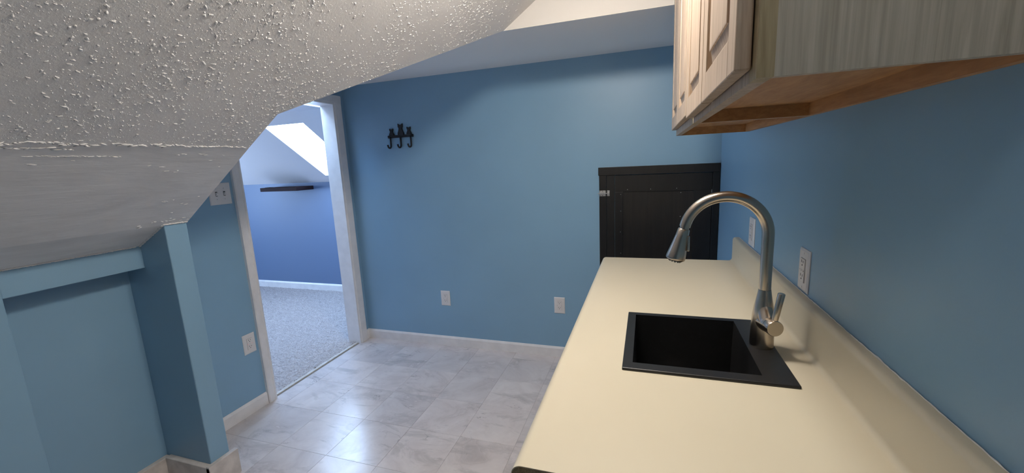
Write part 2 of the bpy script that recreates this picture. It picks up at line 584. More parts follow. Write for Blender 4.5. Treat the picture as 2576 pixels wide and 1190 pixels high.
# ------------------------------------------------------------------ baseboards and trim
def board(name, bmfun, mat, label):
    bm = bmesh.new(); bmfun(bm)
    return structure(finish(name, bm, mat), label)
prof_b = lambda t, h: [(0, 0), (-t, 0), (-t, h - .014), (-t * .55, h - .004), (-t * .3, h), (0, h)]
def bb_back(bm): add_prism(bm, prof_b(.012, .078), 'x', XL + .002, -.002)
board('baseboard_back', bb_back, 'trimwhite', 'white baseboard along the back wall')
def bb_left(bm): add_prism(bm, [(XL - p[0], p[1]) for p in prof_b(.012, .078)], 'y', -1.553, DY0 - .062)
board('baseboard_left', bb_left, 'trimwhite', 'white baseboard left of the doorway')
def bb_corner(bm): add_prism(bm, [(XL - p[0], p[1]) for p in prof_b(.012, .078)], 'y', DY1 + .080, -.001)
board('baseboard_corner', bb_corner, 'trimwhite', 'short white baseboard piece right of the doorway')
def bb_post(bm):
    add_box(bm, -2.330, -2.306, -1.668, -1.527, 0, .126, .003)
board('baseboard_post', bb_post, 'oldwhite', 'worn baseboard block on the post side')
def bb_postf(bm): add_box(bm, -2.60, -2.3065, -1.668, -1.641, 0, .122, .003)
board('baseboard_post_front', bb_postf, 'oldwhite', 'worn baseboard on the shaded post face')
def bb_recess(bm): add_box(bm, -2.626, -2.598, -2.0645, -1.645, 0, .118, .003)
board('baseboard_recess', bb_recess, 'oldwhite', 'worn baseboard inside the wall recess')

# door casing and jambs
cas = structure(thing('trim_1', (XL, (DY0 + DY1) / 2, 0), None, None), 'white door casing and jambs')
CX = XL + .022
def casing_prof(w_):   # (offset from inner edge, depth)
    return [(0, .002), (0, .015), (.010, .017), (.014, .013), (.020, .020), (w_ - .006, .022), (w_, .018), (w_, 0)]
bm = bmesh.new()
add_prism(bm, [(XL + d, DY0 - s) for s, d in casing_prof(.060)], 'z', 0, DZ + .07)
finish('casing_side', bm, 'trimwhite', cas)
bm = bmesh.new()
add_prism(bm, [(XL + d, DY1 + s) for s, d in casing_prof(.088)], 'z', 0, DZ + .07)
finish('casing_side', bm, 'trimwhite', cas)
bm = bmesh.new()
add_prism(bm, [(XL + d, DZ + s) for s, d in casing_prof(.070)], 'y', DY0 - .059, DY1 + .087)
finish('casing_head', bm, 'trimwhite', cas)
box('jamb', XLB, XL + .002, DY0 - .012, DY0, 0, DZ, 'trimwhite', cas)
box('jamb', XLB, XL + .002, DY1, DY1 + .012, 0, DZ, 'trimwhite', cas)
box('jamb_head', XLB, XL + .002, DY0 - .012, DY1 + .012, DZ, DZ + .012, 'trimwhite', cas)
structure(box('trim_2', -2.742, -2.716, DY0, DY1, -.01, .009, 'threshold', bev=.003), 'pale threshold strip in the doorway')

# ------------------------------------------------------------------ room beyond the doorway
Y2 = 1.065
ZK = 1.317
RX0 = -6.2
RY0 = -2.6
S2 = .682
ZF = 1.957
YF = Y2 - (ZF - ZK) / S2
structure(box('wall_bedroom_far', RX0, XLB, Y2, Y2 + .12, -.05, 1.5, 'paint2'), 'periwinkle blue knee wall of the room beyond')
GW = (-1.15, .05, .75, 1.60)     # gable window of that room, out of view
bm = bmesh.new()
add_box(bm, RX0 - .12, RX0, RY0, GW[0], -.05, 2.2); add_box(bm, RX0 - .12, RX0, GW[1], Y2 + .1, -.05, 2.2)
add_box(bm, RX0 - .12, RX0, GW[0], GW[1], -.05, GW[2]); add_box(bm, RX0 - .12, RX0, GW[0], GW[1], GW[3], 2.2)
structure(finish('wall_bedroom_side', bm, 'paint2', None, (RX0, -.6, 0)), 'periwinkle blue side wall of the room beyond')
gw = structure(thing('window_3', (RX0 - .05, (GW[0] + GW[1]) / 2, GW[2]), None, None), 'white framed gable window of the room beyond, out of view')
for (ya, yb, za, zb_) in ((GW[0], GW[0] + .05, GW[2], GW[3]), (GW[1] - .05, GW[1], GW[2], GW[3]), (GW[0] + .05, GW[1] - .05, GW[2], GW[2] + .05), (GW[0] + .05, GW[1] - .05, GW[3] - .05, GW[3])):
    box('window_frame', RX0 - .08, RX0 - .03, ya, yb, za, zb_, 'trimwhite', gw)
box('pane', RX0 - .058, RX0 - .052, GW[0] + .05, GW[1] - .05, GW[2] + .05, GW[3] - .05, 'glass', gw)
portal((RX0 - .15, (GW[0] + GW[1]) / 2, (GW[2] + GW[3]) / 2), (0, -math.pi / 2, 0), GW[3] - GW[2], GW[1] - GW[0])
structure(box('wall_bedroom_near', RX0, XLB, RY0 - .12, RY0, -.05, 2.2, 'paint2'), 'periwinkle blue near wall of the room beyond')
structure(box('wall_bedroom_door', XLB, XLB + .04, .12, Y2 + .12, -.05, 2.2, 'paint2'), 'periwinkle blue wall beside the doorway, room beyond')
structure(box('wall_bedroom_door_near', XLB, XLB + .04, RY0, -1.60, -.05, 2.2, 'paint2'), 'periwinkle blue wall before the doorway, room beyond')
bbb = [(Y2 + p[0] * 1.2, p[1] * 1.15) for p in prof_b(.012, .080)]
def bb_far(bm): add_prism(bm, bbb, 'x', RX0, XLB)
board('baseboard_bedroom', bb_far, 'trimwhite', 'white baseboard of the room beyond')
structure(box('floor_bedroom', RX0, -2.742, RY0, Y2, -.08, -.004, 'grout'), 'subfloor of the room beyond')

# sloped and flat ceiling of that room with two roof windows
def ceil_panels(bm, xa, xb, ya, yb, hx0, hx1, hy0, hy1, zf, th):
    xsx = [xa, hx0, hx1, xb]; ysy = [ya, hy0, hy1, yb]
    for i in range(3):
        for j in range(3):
            if i == 1 and j == 1: continue
            c = [(xsx[i], ysy[j]), (xsx[i + 1], ysy[j]), (xsx[i + 1], ysy[j + 1]), (xsx[i], ysy[j + 1])]
            lo = [bm.verts.new((x, y, zf(y))) for x, y in c]
            hi = [bm.verts.new((x, y, zf(y) + th)) for x, y in c]
            bm.faces.new(list(reversed(lo))); bm.faces.new(hi)
            for k in range(4):
                bm.faces.new((lo[k], lo[(k + 1) % 4], hi[(k + 1) % 4], hi[k]))
zs = lambda y: ZK + S2 * (Y2 - y)
SK = (-3.835, -3.37, .250, .957)
bm = bmesh.new()
ceil_panels(bm, RX0 - .1, XLB + .04, YF, Y2 + .12, *SK, zs, .10)
structure(finish('ceiling_bedroom_slope', bm, 'ceil2', None, (-4, .6, 1.6)), 'white sloped ceiling with roof window, room beyond')
SF = (-3.00, -2.832, -.95, .105)
bm = bmesh.new()
ceil_panels(bm, RX0 - .1, XLB + .04, RY0 - .12, YF + .002, *SF, lambda y: ZF, .12)
structure(finish('ceiling_bedroom_flat', bm, 'ceil2', None, (-4, -1, ZF)), 'white flat ceiling of the room beyond')

def skylight(name, x0, x1, y0, y1, zf, off, label):
    r = structure(thing(name, ((x0 + x1) / 2, (y0 + y1) / 2, zf((y0 + y1) / 2) + off), None, None), label)
    def slab(bm, xa, xb, ya, yb, o0, o1):
        c = [(xa, ya), (xb, ya), (xb, yb), (xa, yb)]
        lo = [bm.verts.new((x, y, zf(y) + o0)) for x, y in c]; hi = [bm.verts.new((x, y, zf(y) + o1)) for x, y in c]
        bm.faces.new(list(reversed(lo))); bm.faces.new(hi)
        for k in range(4): bm.faces.new((lo[k], lo[(k + 1) % 4], hi[(k + 1) % 4], hi[k]))
    fw = .003
    for (xa, xb, ya, yb) in ((x0 - .04, x0 + fw, y0 - .04, y1 + .04), (x1 - fw, x1 + .04, y0 - .04, y1 + .04), (x0 + fw, x1 - fw, y0 - .04, y0 + fw), (x0 + fw, x1 - fw, y1 - fw, y1 + .04)):
        bm = bmesh.new(); slab(bm, xa, xb, ya, yb, off, off + .03); finish('window_frame', bm, 'trimwhite', r)
    bm = bmesh.new(); slab(bm, x0 + .005, x1 - .005, y0 + .005, y1 - .005, off + .012, off + .018); finish('pane', bm, 'glass', r)
skylight('window_1', *SK, zs, .10, 'bright roof window in the sloped ceiling beyond the doorway')
skylight('window_2', *SF, lambda y: ZF, .12, 'bright roof window strip high above the doorway')
ang = math.atan(S2)
portal(((SK[0] + SK[1]) / 2, (SK[2] + SK[3]) / 2, zs((SK[2] + SK[3]) / 2) + .16), (-ang, 0, 0), SK[1] - SK[0], (SK[3] - SK[2]) / math.cos(ang))
portal(((SF[0] + SF[1]) / 2, (SF[2] + SF[3]) / 2, ZF + .17), (0, 0, 0), SF[1] - SF[0], SF[3] - SF[2])

# carpet with pile
def carpet():
    x0, x1, y0, y1, st = -5.35, -2.737, -1.02, Y2 - .014, .0062
    nx, ny = int((x1 - x0) / st), int((y1 - y0) / st)
    gx, gy = np.meshgrid(np.linspace(x0, x1, nx), np.linspace(y0, y1, ny), indexing='ij')
    gz = .004 + .008 * rng.random((nx, ny)) ** 1.2
    lf = np.zeros((nx, ny))
    for k in range(14):
        a = rng.normal(1.2, .5); fr = rng.uniform(25, 110); ph = rng.uniform(0, 6.28)
        lf += np.sin((gx * math.cos(a) + gy * math.sin(a)) * fr + ph + 1.5 * np.sin(gx * 13 + k) + 1.2 * np.sin(gy * 17 + 2 * k))
    gz += .0012 * lf / 2
    gz = np.clip(gz, .002, .017)
    gx = gx + rng.normal(0, st * .25, gx.shape); gy = gy + rng.normal(0, st * .25, gy.shape)
    gx = np.clip(gx, x0, x1); gy = np.clip(gy, y0, y1)
    V = np.stack([gx, gy, gz], -1).reshape(-1, 3)
    idx = np.arange(nx * ny).reshape(nx, ny)
    F = np.stack([idx[:-1, :-1], idx[1:, :-1], idx[1:, 1:], idx[:-1, 1:]], -1).reshape(-1, 4)
    extra = [(RX0, RY0), (x0, RY0), (x0, Y2), (RX0, Y2), (x0, RY0), (XLB, RY0), (XLB, y0), (x0, y0)]
    n0 = len(V)
    V = np.concatenate([V, np.array([(a, b_, .008) for a, b_ in extra])])
    F = np.concatenate([F, np.array([[n0, n0 + 1, n0 + 2, n0 + 3], [n0 + 4, n0 + 5, n0 + 6, n0 + 7]])])
    me = bpy.data.meshes.new('carpet')
    me.vertices.add(len(V)); me.vertices.foreach_set('co', V.astype(np.float32).ravel())
    me.loops.add(len(F) * 4); me.loops.foreach_set('vertex_index', F.astype(np.int32).ravel())
    me.polygons.add(len(F)); me.polygons.foreach_set('loop_start', np.arange(0, len(F) * 4, 4, dtype=np.int32))
    me.update(calc_edges=True)
    me.materials.append(M['carpet'])
    o = bpy.data.objects.new('carpet', me); C.objects.link(o)
    tag(o, 'grey cut pile carpet in the room beyond the doorway', 'carpet', kind='stuff')
carpet()

# floating shelf
sh = thing('floating_shelf', (-4.394, Y2, 1.238), 'dark brown floating shelf on the periwinkle wall beyond the doorway', 'shelf')
box('shelf_board', -4.66, -4.128, .815, Y2, 1.238, 1.280, 'shelf', sh, bev=.002)
bm = bmesh.new()
add_tube(bm, [(-4.62, .85, 1.281), (-4.57, .86, 1.284), (-4.55, .90, 1.281)], .003, 8)
finish('loose_cord', bm, 'dark', sh)

# ------------------------------------------------------------------ countertop
CT = .914
ctop = thing('countertop', (-.32, -1.41, .876), 'cream laminate countertop with coved backsplash along the blue wall', 'countertop')
def ct_profile(inset=0.0):
    i = inset
    pts = []
    xf = -.646 + i; zt = CT - i; zb = .876 + i; rf = .019 - i
    def arc(cx, cz, r, a0, a1, n):
        return [(cx + r * math.cos(math.radians(a0 + (a1 - a0) * k / n)), cz + r * math.sin(math.radians(a0 + (a1 - a0) * k / n))) for k in range(n + 1)]
    pts += [(-.002, zb)]
    pts += arc(xf + .012, zb + .012, .012, 270, 180, 4)
    pts += arc(xf + rf, zt - rf, rf, 180, 90, 7)
    xb = -.0285 + i
    rc = .014 + i
    pts += arc(xb - rc + 0.0, zt + rc, rc, 270, 360, 6)
    zts = CT + .116 - i
    rt = .013 - i
    pts += arc(xb + rt, zts - rt, rt, 180, 90, 6)
    pts += [(-.002, zts)]
    return pts
def cut_box(bm_in, x0, x1, y0, y1, z0, z1):
    me = bpy.data.meshes.new('a'); bm_in.to_mesh(me); bm_in.free()
    oa = bpy.data.objects.new('a', me); C.objects.link(oa)
    b2 = bmesh.new(); add_box(b2, x0, x1, y0, y1, z0, z1); bmesh.ops.recalc_face_normals(b2, faces=b2.faces)
    mb = bpy.data.meshes.new('b'); b2.to_mesh(mb); b2.free()
    ob = bpy.data.objects.new('b', mb); C.objects.link(ob)
    md = oa.modifiers.new('cut', 'BOOLEAN'); md.operation = 'DIFFERENCE'; md.object = ob; md.solver = 'EXACT'
    dg = bpy.context.evaluated_depsgraph_get(); dg.update()
    ev = oa.evaluated_get(dg)
    res = bmesh.new(); res.from_mesh(ev.to_mesh())
    ev.to_mesh_clear()
    bpy.data.objects.remove(oa); bpy.data.objects.remove(ob)
    return res
YC0, YC1 = -2.199, -.6186
bm = bmesh.new()
add_prism(bm, ct_profile(0), 'y', YC0, YC1)
bmesh.ops.recalc_face_normals(bm, faces=bm.faces)
bm = cut_box(bm, -.470, -.110, -1.812, -1.442, .5, 1.0)
o = finish('laminate_top', bm, 'lam', ctop)
smooth_angle(o, 35)
bm = bmesh.new()
add_prism(bm, ct_profile(.0016), 'y', YC0 - .0006, YC0 + .02)
o = finish('core_end', bm, 'core', ctop); o['label'] = 'exposed brown particle board end'
# caulk bead on top of the backsplash
bm = bmesh.new()
pth, rad = [], []
y = YC0 + .003
while y < YC1 - .002:
    pth.append((-.0025 + random.gauss(0, .0004), y, 1.0300 + random.gauss(0, .0003))); rad.append(max(.0008, random.gauss(.0014, .0004))); y += .012
add_tube(bm, pth, rad, 8)
o = finish('caulk_bead', bm, 'caulk', ctop, smooth=True)

# ------------------------------------------------------------------ sink
sk = thing('sink', (-.29, -1.627, .73), 'black square drop in sink in the cream countertop', 'sink')
RX = (-.4795, -.0995); RYs = (-1.823, -1.432); BX = (-.455, -.168); BY = (-1.790, -1.456)
bm = bmesh.new()
add_box(bm, RX[0], RX[1], RYs[0], RYs[1], CT - .002, CT + .007, .0025, 2)
bm = cut_box(bm, BX[0], BX[1], BY[0], BY[1], .8, 1.0)
finish('rim', bm, 'sink', sk)
bm = bmesh.new()
tw = .008
zb = .735
def ring(xa, xb, ya, yb, z): return [bm.verts.new(p) for p in ((xa, ya, z), (xb, ya, z), (xb, yb, z), (xa, yb, z))]
zt_ = CT + .003
i0 = ring(BX[0], BX[1], BY[0], BY[1], zt_); i1 = ring(BX[0] + .004, BX[1] - .004, BY[0] + .004, BY[1] - .004, zb + .012)
i2 = ring(BX[0] + .016, BX[1] - .016, BY[0] + .016, BY[1] - .016, zb)
o0 = ring(BX[0] - tw, BX[1] + tw, BY[0] - tw, BY[1] + tw, zt_); o1 = ring(BX[0] - tw, BX[1] + tw, BY[0] - tw, BY[1] + tw, zb - tw)
for a, b_ in ((i0, i1), (i1, i2), (o0, o1), (i0, o0)):
    for k in range(4): bm.faces.new((a[k], a[(k + 1) % 4], b_[(k + 1) % 4], b_[k]))
bm.faces.new(i2); bm.faces.new(o1)
finish('bowl', bm, 'sink', sk)
bm = bmesh.new()
add_tube(bm, [(-.31, -1.62, zb + .0005), (-.31, -1.62, zb + .004)], [.042, .038], 28)
o = finish('drain', bm, 'nickel', sk); smooth_angle(o)

# ------------------------------------------------------------------ faucet
FX, FY, FZ = -.1320, -1.622, CT + .0072
fa = thing('faucet', (FX, FY, FZ), 'brushed nickel gooseneck pull down faucet at the black sink', 'faucet')
def lathe(bm, cx, cy, prof, seg=40):
    rings = []
    for r, z in prof:
        rings.append([bm.verts.new((cx + r * math.cos(2 * math.pi * k / seg), cy + r * math.sin(2 * math.pi * k / seg), z)) for k in range(seg)])
    for a, b_ in zip(rings, rings[1:]):
        for k in range(seg): bm.faces.new((a[k], a[(k + 1) % seg], b_[(k + 1) % seg], b_[k]))
    bm.faces.new(list(reversed(rings[0]))); bm.faces.new(rings[-1])
bm = bmesh.new()
lathe(bm, FX, FY, [(.0285, FZ), (.0285, FZ + .004), (.0278, FZ + .03), (.0268, FZ + .058), (.0255, FZ + .085), (.0228, FZ + .108), (.0188, FZ + .130), (.0163, FZ + .145), (.0148, FZ + .156)])
o = finish('body', bm, 'nickel', fa); smooth_angle(o)
R = .0992
ZA = 1.2205
path = [(FX, FY, 1.0775 + k * (ZA - 1.0775) / 6) for k in range(7)]
for k in range(1, 31):
    a = math.radians(k * 168 / 30)
    path.append((FX - R + R * math.cos(a), FY, ZA + R * math.sin(a)))
bm = bmesh.new(); add_tube(bm, path, .0141, 32)
o = finish('gooseneck', bm, 'nickel', fa); smooth_angle(o)
bm = bmesh.new(); lathe(bm, FX, FY, [(.0137, 1.0755), (.0137, 1.0785)])
finish('seam_ring', bm, 'dark', fa)
e = Vector(path[-1]); dr = (Vector(path[-1]) - Vector(path[-2])).normalized()
dr = Vector((-.24, 0, -.97)).normalized()
bm = bmesh.new(); add_tube(bm, [e - dr * .004, e + dr * .007], .0115, 28)
o = finish('collar', bm, 'nickel', fa); smooth_angle(o)
bm = bmesh.new()
hl = .086
ks_ = [(0, .0135), (.002, .0150), (.02, .0165), (.045, .0200), (.066, .0232), (.080, .0252), (.084, .0250), (.086, .0235)]
add_tube(bm, [e + dr * (.006 + s) for s, _ in ks_], [r for _, r in ks_], 36)
hd = finish('spray_head', bm, 'nickel', fa); smooth_angle(hd)
bm = bmesh.new()
q = e + dr * (.006 + hl)
add_tube(bm, [q - dr * .001, q + dr * .003], [.0205, .0190], 28)
side = dr.cross(Vector((0, 1, 0))).normalized()
for k in range(12):
    a = 2 * math.pi * k / 12
    c = q + (side * math.cos(a) + Vector((0, 1, 0)) * math.sin(a)) * .0145
    add_tube(bm, [c, c + dr * .006], .0022, 8)
finish('nozzle', bm, 'nickeldark', fa)
bm = bmesh.new()
bp = e + dr * .045 + Vector((.0195, -.006, 0))
add_box(bm, bp.x - .003, bp.x + .004, bp.y - .005, bp.y + .005, bp.z - .022, bp.z + .020, .0025)
finish('spray_button', bm, 'nickel', fa)
# side handle
hc = Vector((FX + .012, FY, FZ + .066))
bm = bmesh.new()
dirh = Vector((.19, -1, .05)).normalized()
p0 = Vector((FX, FY, FZ + .071))
add_tube(bm, [p0, p0 + dirh * .030, p0 + dirh * .042], [.0245, .0212, .0200], 32)
add_tube(bm, [Vector((FX, FY - .001, FZ + .128)), Vector((FX + .0005, FY - .004, FZ + .112)), Vector((FX + .002, FY - .010, FZ + .097)), Vector((FX + .004, FY - .020, FZ + .084)), p0 + dirh * .030, p0 + dirh * .0415], [.0150, .0175, .0195, .0208, .0208, .0200], 32)
o = finish('handle_hub', bm, 'nickel', fa); smooth_angle(o)
bm = bmesh.new()
add_tube(bm, [p0 + dirh * .043, p0 + dirh * .064, p0 + dirh * .066], [.0200, .0200, .0188], 32)
hk = finish('handle_knob', bm, 'nickel', fa); smooth_angle(hk)
bm = bmesh.new()
l0 = p0 + dirh * .054
dl = Vector((.135, -.06, 1)).normalized()
add_tube(bm, [l0 + dl * .012, l0 + dl * .090, l0 + dl * .0915], [.0072, .0082, .0074], 20)
o = finish('lever', bm, 'nickel', fa); smooth_angle(o)

# ------------------------------------------------------------------ upper cabinets
ZB = 1.519; ZU = 2.281
def upper_cabinet(y0, y1, doors, dz, label):
    """y0 nearer the viewpoint; doors = list of (ya, yb)"""
    r = thing('upper_cabinet', (-.15, (y0 + y1) / 2, ZB), label, 'cabinet', 'upper cabinets above the counter')
    xf = -.2987; tf = .0195
    box('side_panel', xf + tf, -.0005, y0, y0 + .013, ZB, ZU, 'oakside', r)
    box('side_panel', xf + tf, -.0005, y1 - .013, y1, ZB, ZU, 'birch', r)
    box('bottom_panel', xf + tf, -.0005, y0 + .013, y1 - .013, ZB + .033, ZB + .046, 'birch', r)
    box('top_panel', xf + tf, -.0005, y0 + .013, y1 - .013, ZU - .014, ZU, 'birch', r)
    box('back_panel', -.006, -.0005, y0 + .013, y1 - .013, ZB + .046, ZU - .014, 'birch', r)
    box('hanging_rail', -.016, -.0005, y0 + .013, y1 - .013, ZB, ZB + .033, 'birch', r)
    box('frame_stile', xf, xf + tf, y0, y0 + .040, ZB, ZU, 'oakedge', r)
    box('frame_stile', xf, xf + tf, y1 - .040, y1, ZB, ZU, 'oak', r)
    box('frame_rail', xf, xf + tf, y0 + .040, y1 - .040, ZB, ZB + .040, 'oak', r)
    box('frame_rail', xf, xf + tf, y0 + .040, y1 - .040, ZU - .040, ZU, 'oak', r)
    ym = (doors[0][1] + doors[1][0]) / 2
    box('frame_stile', xf, xf + tf, ym - .030, ym + .030, ZB + .040, ZU - .040, 'oak', r)
    for ya, yb in doors:
        door = raised_door(r, xf - .0213, xf - .0015, ya, yb, ZB + dz, ZU - .014)
    return r

def raised_door(r, x0, x1, ya, yb, z0, z1):
    """x0 front face, x1 back face"""
    sw = .052
    d = bpy.data.objects.new('door', None)
    d.empty_display_size = .05
    C.objects.link(d); d.parent = r
    d.location = Vector((x1, (ya + yb) / 2, z0)) - wloc(r)
    def member(name, y0, y1, za, zb_, horiz):
        bm = bmesh.new()
        add_box(bm, x0, x1, y0, y1, za, zb_, .0022, 2)
        finish(name, bm, 'oak', d)
    member('door_stile', ya, ya + sw, z0, z1, False)
    member('door_stile', yb - sw, yb, z0, z1, False)
    member('door_rail', ya + sw, yb - sw, z0, z0 + sw, True)
    member('door_rail', ya + sw, yb - sw, z1 - sw, z1, True)
    # raised panel: groove, sloping bevel, field
    bm = bmesh.new()
    yl, yh, zl, zh = ya + sw, yb - sw, z0 + sw, z1 - sw
    def rg(i, x): return [bm.verts.new(p) for p in ((x, yl + i, zl + i), (x, yh - i, zl + i), (x, yh - i, zh - i), (x, yl + i, zh - i))]
    R0 = rg(0, x0 + .012); R1 = rg(.004, x0 + .012); R2 = rg(.030, x0 + .0045); R3 = rg(.0302, x0 + .0015); R4 = rg(.033, x0 + .001)
    for a, b_ in ((R0, R1), (R1, R2), (R2, R3), (R3, R4)):
        for k in range(4): bm.faces.new((a[k], a[(k + 1) % 4], b_[(k + 1) % 4], b_[k]))
    bm.faces.new(R4)
    Bk = rg(0, x1 - .004); bm.faces.new(Bk)
    for k in range(4): bm.faces.new((R0[k], R0[(k + 1) % 4], Bk[(k + 1) % 4], Bk[k]))
    finish('door_panel', bm, 'oak', d)
    return d
upper_cabinet(-2.188, -1.4475, [(-2.165, -1.8245), (-1.8155, -1.458)], .0145, 'whitewashed oak upper cabinet, the nearer one with its plain side showing')
upper_cabinet(-1.4470, -.695, [(-1.437, -1.0905), (-1.0815, -.718)], .024, 'whitewashed oak upper cabinet farther away, next to the back corner')

# ------------------------------------------------------------------ base cabinets under the counter
def base_cabinet(y0, y1, label):
    r = thing('base_cabinet', (-.30, (y0 + y1) / 2, 0), label, 'cabinet', 'base cabinets under the countertop')
    xf = -.600
    box('side_panel', xf, -.002, y0, y0 + .016, .0, .875, 'oakside', r)
    box('side_panel', xf, -.002, y1 - .016, y1, .0, .875, 'oakside', r)
    box('bottom_panel', xf, -.002, y0 + .016, y1 - .016, .10, .116, 'birch', r)
    box('back_panel', -.010, -.002, y0 + .016, y1 - .016, .116, .875, 'birch', r)
    box('toe_kick', xf + .07, xf + .085, y0 + .016, y1 - .016, 0, .10, 'oakedge', r)
    ym = (y0 + y1) / 2
    for ya, yb in ((y0 + .006, ym - .004), (ym + .004, y1 - .006)):
        raised_door(r, xf - .021, xf - .001, ya, yb, .115, .865)
base_cabinet(-2.185, -1.413, 'oak base cabinet under the sink half of the countertop')
base_cabinet(-1.412, -.640, 'oak base cabinet under the far half of the countertop')

# ------------------------------------------------------------------ black access hatch
ha = thing('access_hatch', (-.367, 0, .36), 'black wooden access hatch low in the back corner with a metal latch', 'hatch')
box('trim_board', -.7315, -.003, -.018, -.0005, 1.322, 1.3745, 'blackwood', ha, bev=.0015)
box('trim_board', -.7265, -.6805, -.014, -.0005, .40, 1.322, 'blackwood', ha, bev=.0015)
box('trim_board', -.6795, -.6275, -.012, -.0005, .40, 1.322, 'blackwood', ha, bev=.0015)
box('trim_board', -.0425, -.003, -.016, -.0005, .40, 1.322, 'blackwood', ha, bev=.0015)
box('trim_board', -.7265, -.003, -.016, -.0005, .36, .40, 'blackwood', ha, bev=.0015)
hd_ = bpy.data.objects.new('hatch_door', None); C.objects.link(hd_); hd_.parent = ha; hd_.location = Vector((-.335, -.006, .402)) - wloc(ha)
x0, x1, z0, z1 = -.626, -.044, .402, 1.319
box('door_rail', x0, x1, -.010, -.001, 1.211, z1, 'blackwood', hd_, bev=.001)
box('door_rail', x0, x1, -.010, -.001, z0, .50, 'blackwood', hd_, bev=.001)
box('door_stile', x0, -.575, -.010, -.001, .50, 1.211, 'blackwood', hd_, bev=.001)
box('door_stile', -.148, x1, -.010, -.001, .50, 1.211, 'blackwood', hd_, bev=.001)
box('door_panel', -.575, -.148, -.0045, -.001, .50, 1.211, 'blackpanel', hd_)
for nx, nz in ((-.545, 1.226), (-.402, 1.226), (-.247, 1.227), (-.588, 1.195), (-.588, 1.085), (-.590, .945), (-.588, .80), (-.222, 1.20), (-.222, 1.048)):
    bm = bmesh.new(); add_tube(bm, [(nx, -.0095, nz), (nx, -.0112, nz)], [.0028, .0020], 10)
    finish('nail_head', bm, 'steel', hd_)
for nz in (1.205, 1.142):
    box('hinge_pin', -.0475, -.0440, -.0150, -.0095, nz - .010, nz + .010, 'steel', hd_, bev=.001)
lt = bpy.data.objects.new('latch', None); C.objects.link(lt); lt.parent = ha; lt.location = Vector((-.694, -.014, 1.205)) - wloc(ha)
box('latch_plate', -.7255, -.684, -.0165, -.0142, 1.186, 1.223, 'steel', lt, bev=.0008)
box('latch_plate', -.676, -.659, -.0145, -.0122, 1.186, 1.223, 'steel', lt, bev=.0008)
for lx in (-.716, -.700, -.688, -.667):
    yb_ = -.0165 if lx < -.68 else -.0145
    box('latch_guide', lx - .0035, lx + .0035, yb_ - .006, yb_, 1.196, 1.213, 'steel', lt, bev=.0015)
bm = bmesh.new(); add_tube(bm, [(-.735, -.0195, 1.2045), (-.660, -.0195, 1.2045)], .0028, 10)
finish('latch_bolt', bm, 'steel', lt)
for lx in (-.721, -.704, -.671):
    for lz in (1.190, 1.219):
        bm = bmesh.new(); yy = -.0165 if lx < -.68 else -.0145
        add_tube(bm, [(lx, yy + .0002, lz), (lx, yy - .0012, lz)], .0024, 8); finish('screw', bm, 'dark', lt)

# ------------------------------------------------------------------ hook rack with three cats
hr = thing('hook_rack', (-2.21, 0, 1.585), 'black iron coat rack with three sitting cats and hooks', 'coat rack')
bm = bmesh.new(); add_box(bm, -2.3225, -2.0995, -.012, -.001, 1.661, 1.681, .003)
finish('bar', bm, 'blackiron', hr)
for lx in (-2.309, -2.113):
    bm = bmesh.new(); add_tube(bm, [(lx, -.0115, 1.671), (lx, -.0145, 1.671)], [.008, .006], 12); finish('rivet', bm, 'blackiron', hr)
def cat(cx, z0, wd, ht):
    half = [(.30, 0), (.46, .06), (.50, .16), (.47, .27), (.38, .38), (.30, .50), (.26, .60), (.29, .66), (.36, .73), (.385, .80), (.37, .87), (.385, .94), (.37, 1.0), (.28, .965), (.16, .915), (0, .905)]
    pts = [(cx + a * wd, z0 + b_ * ht) for a, b_ in half] + [(cx - a * wd, z0 + b_ * ht) for a, b_ in reversed(half[:-1])]
    bm = bmesh.new()
    add_prism(bm, pts, 'y', -.0115, -.0015)
    bmesh.ops.recalc_face_normals(bm, faces=bm.faces)
    front = [f for f in bm.faces if f.calc_center_median().y < -.011]
    if front:
        bmesh.ops.inset_region(bm, faces=front, thickness=wd * .06, depth=.003)
    finish('cat_figure', bm, 'blackiron', hr)
cat(-2.2865, 1.676, .042, .055); cat(-2.2055, 1.672, .054, .092); cat(-2.1345, 1.676, .042, .060)
for hx in (-2.297, -2.2085, -2.1195):
    pth = [(hx, -.013, 1.668), (hx - .0, -.013, 1.64), (hx, -.014, 1.606)]
    for k in range(1, 13):
        a = math.radians(180 * k / 12)
        pth.append((hx - .009 + .009 * math.cos(a), -.014 - .013 * (k / 12), 1.601 - .014 * math.sin(a)))
    pth.append((hx - .0185, -.030, 1.611))
    bm = bmesh.new(); add_tube(bm, pth, [.0065] * (len(pth) - 1) + [.007], 12)
    o = finish('hook', bm, 'blackiron', hr, smooth=True)

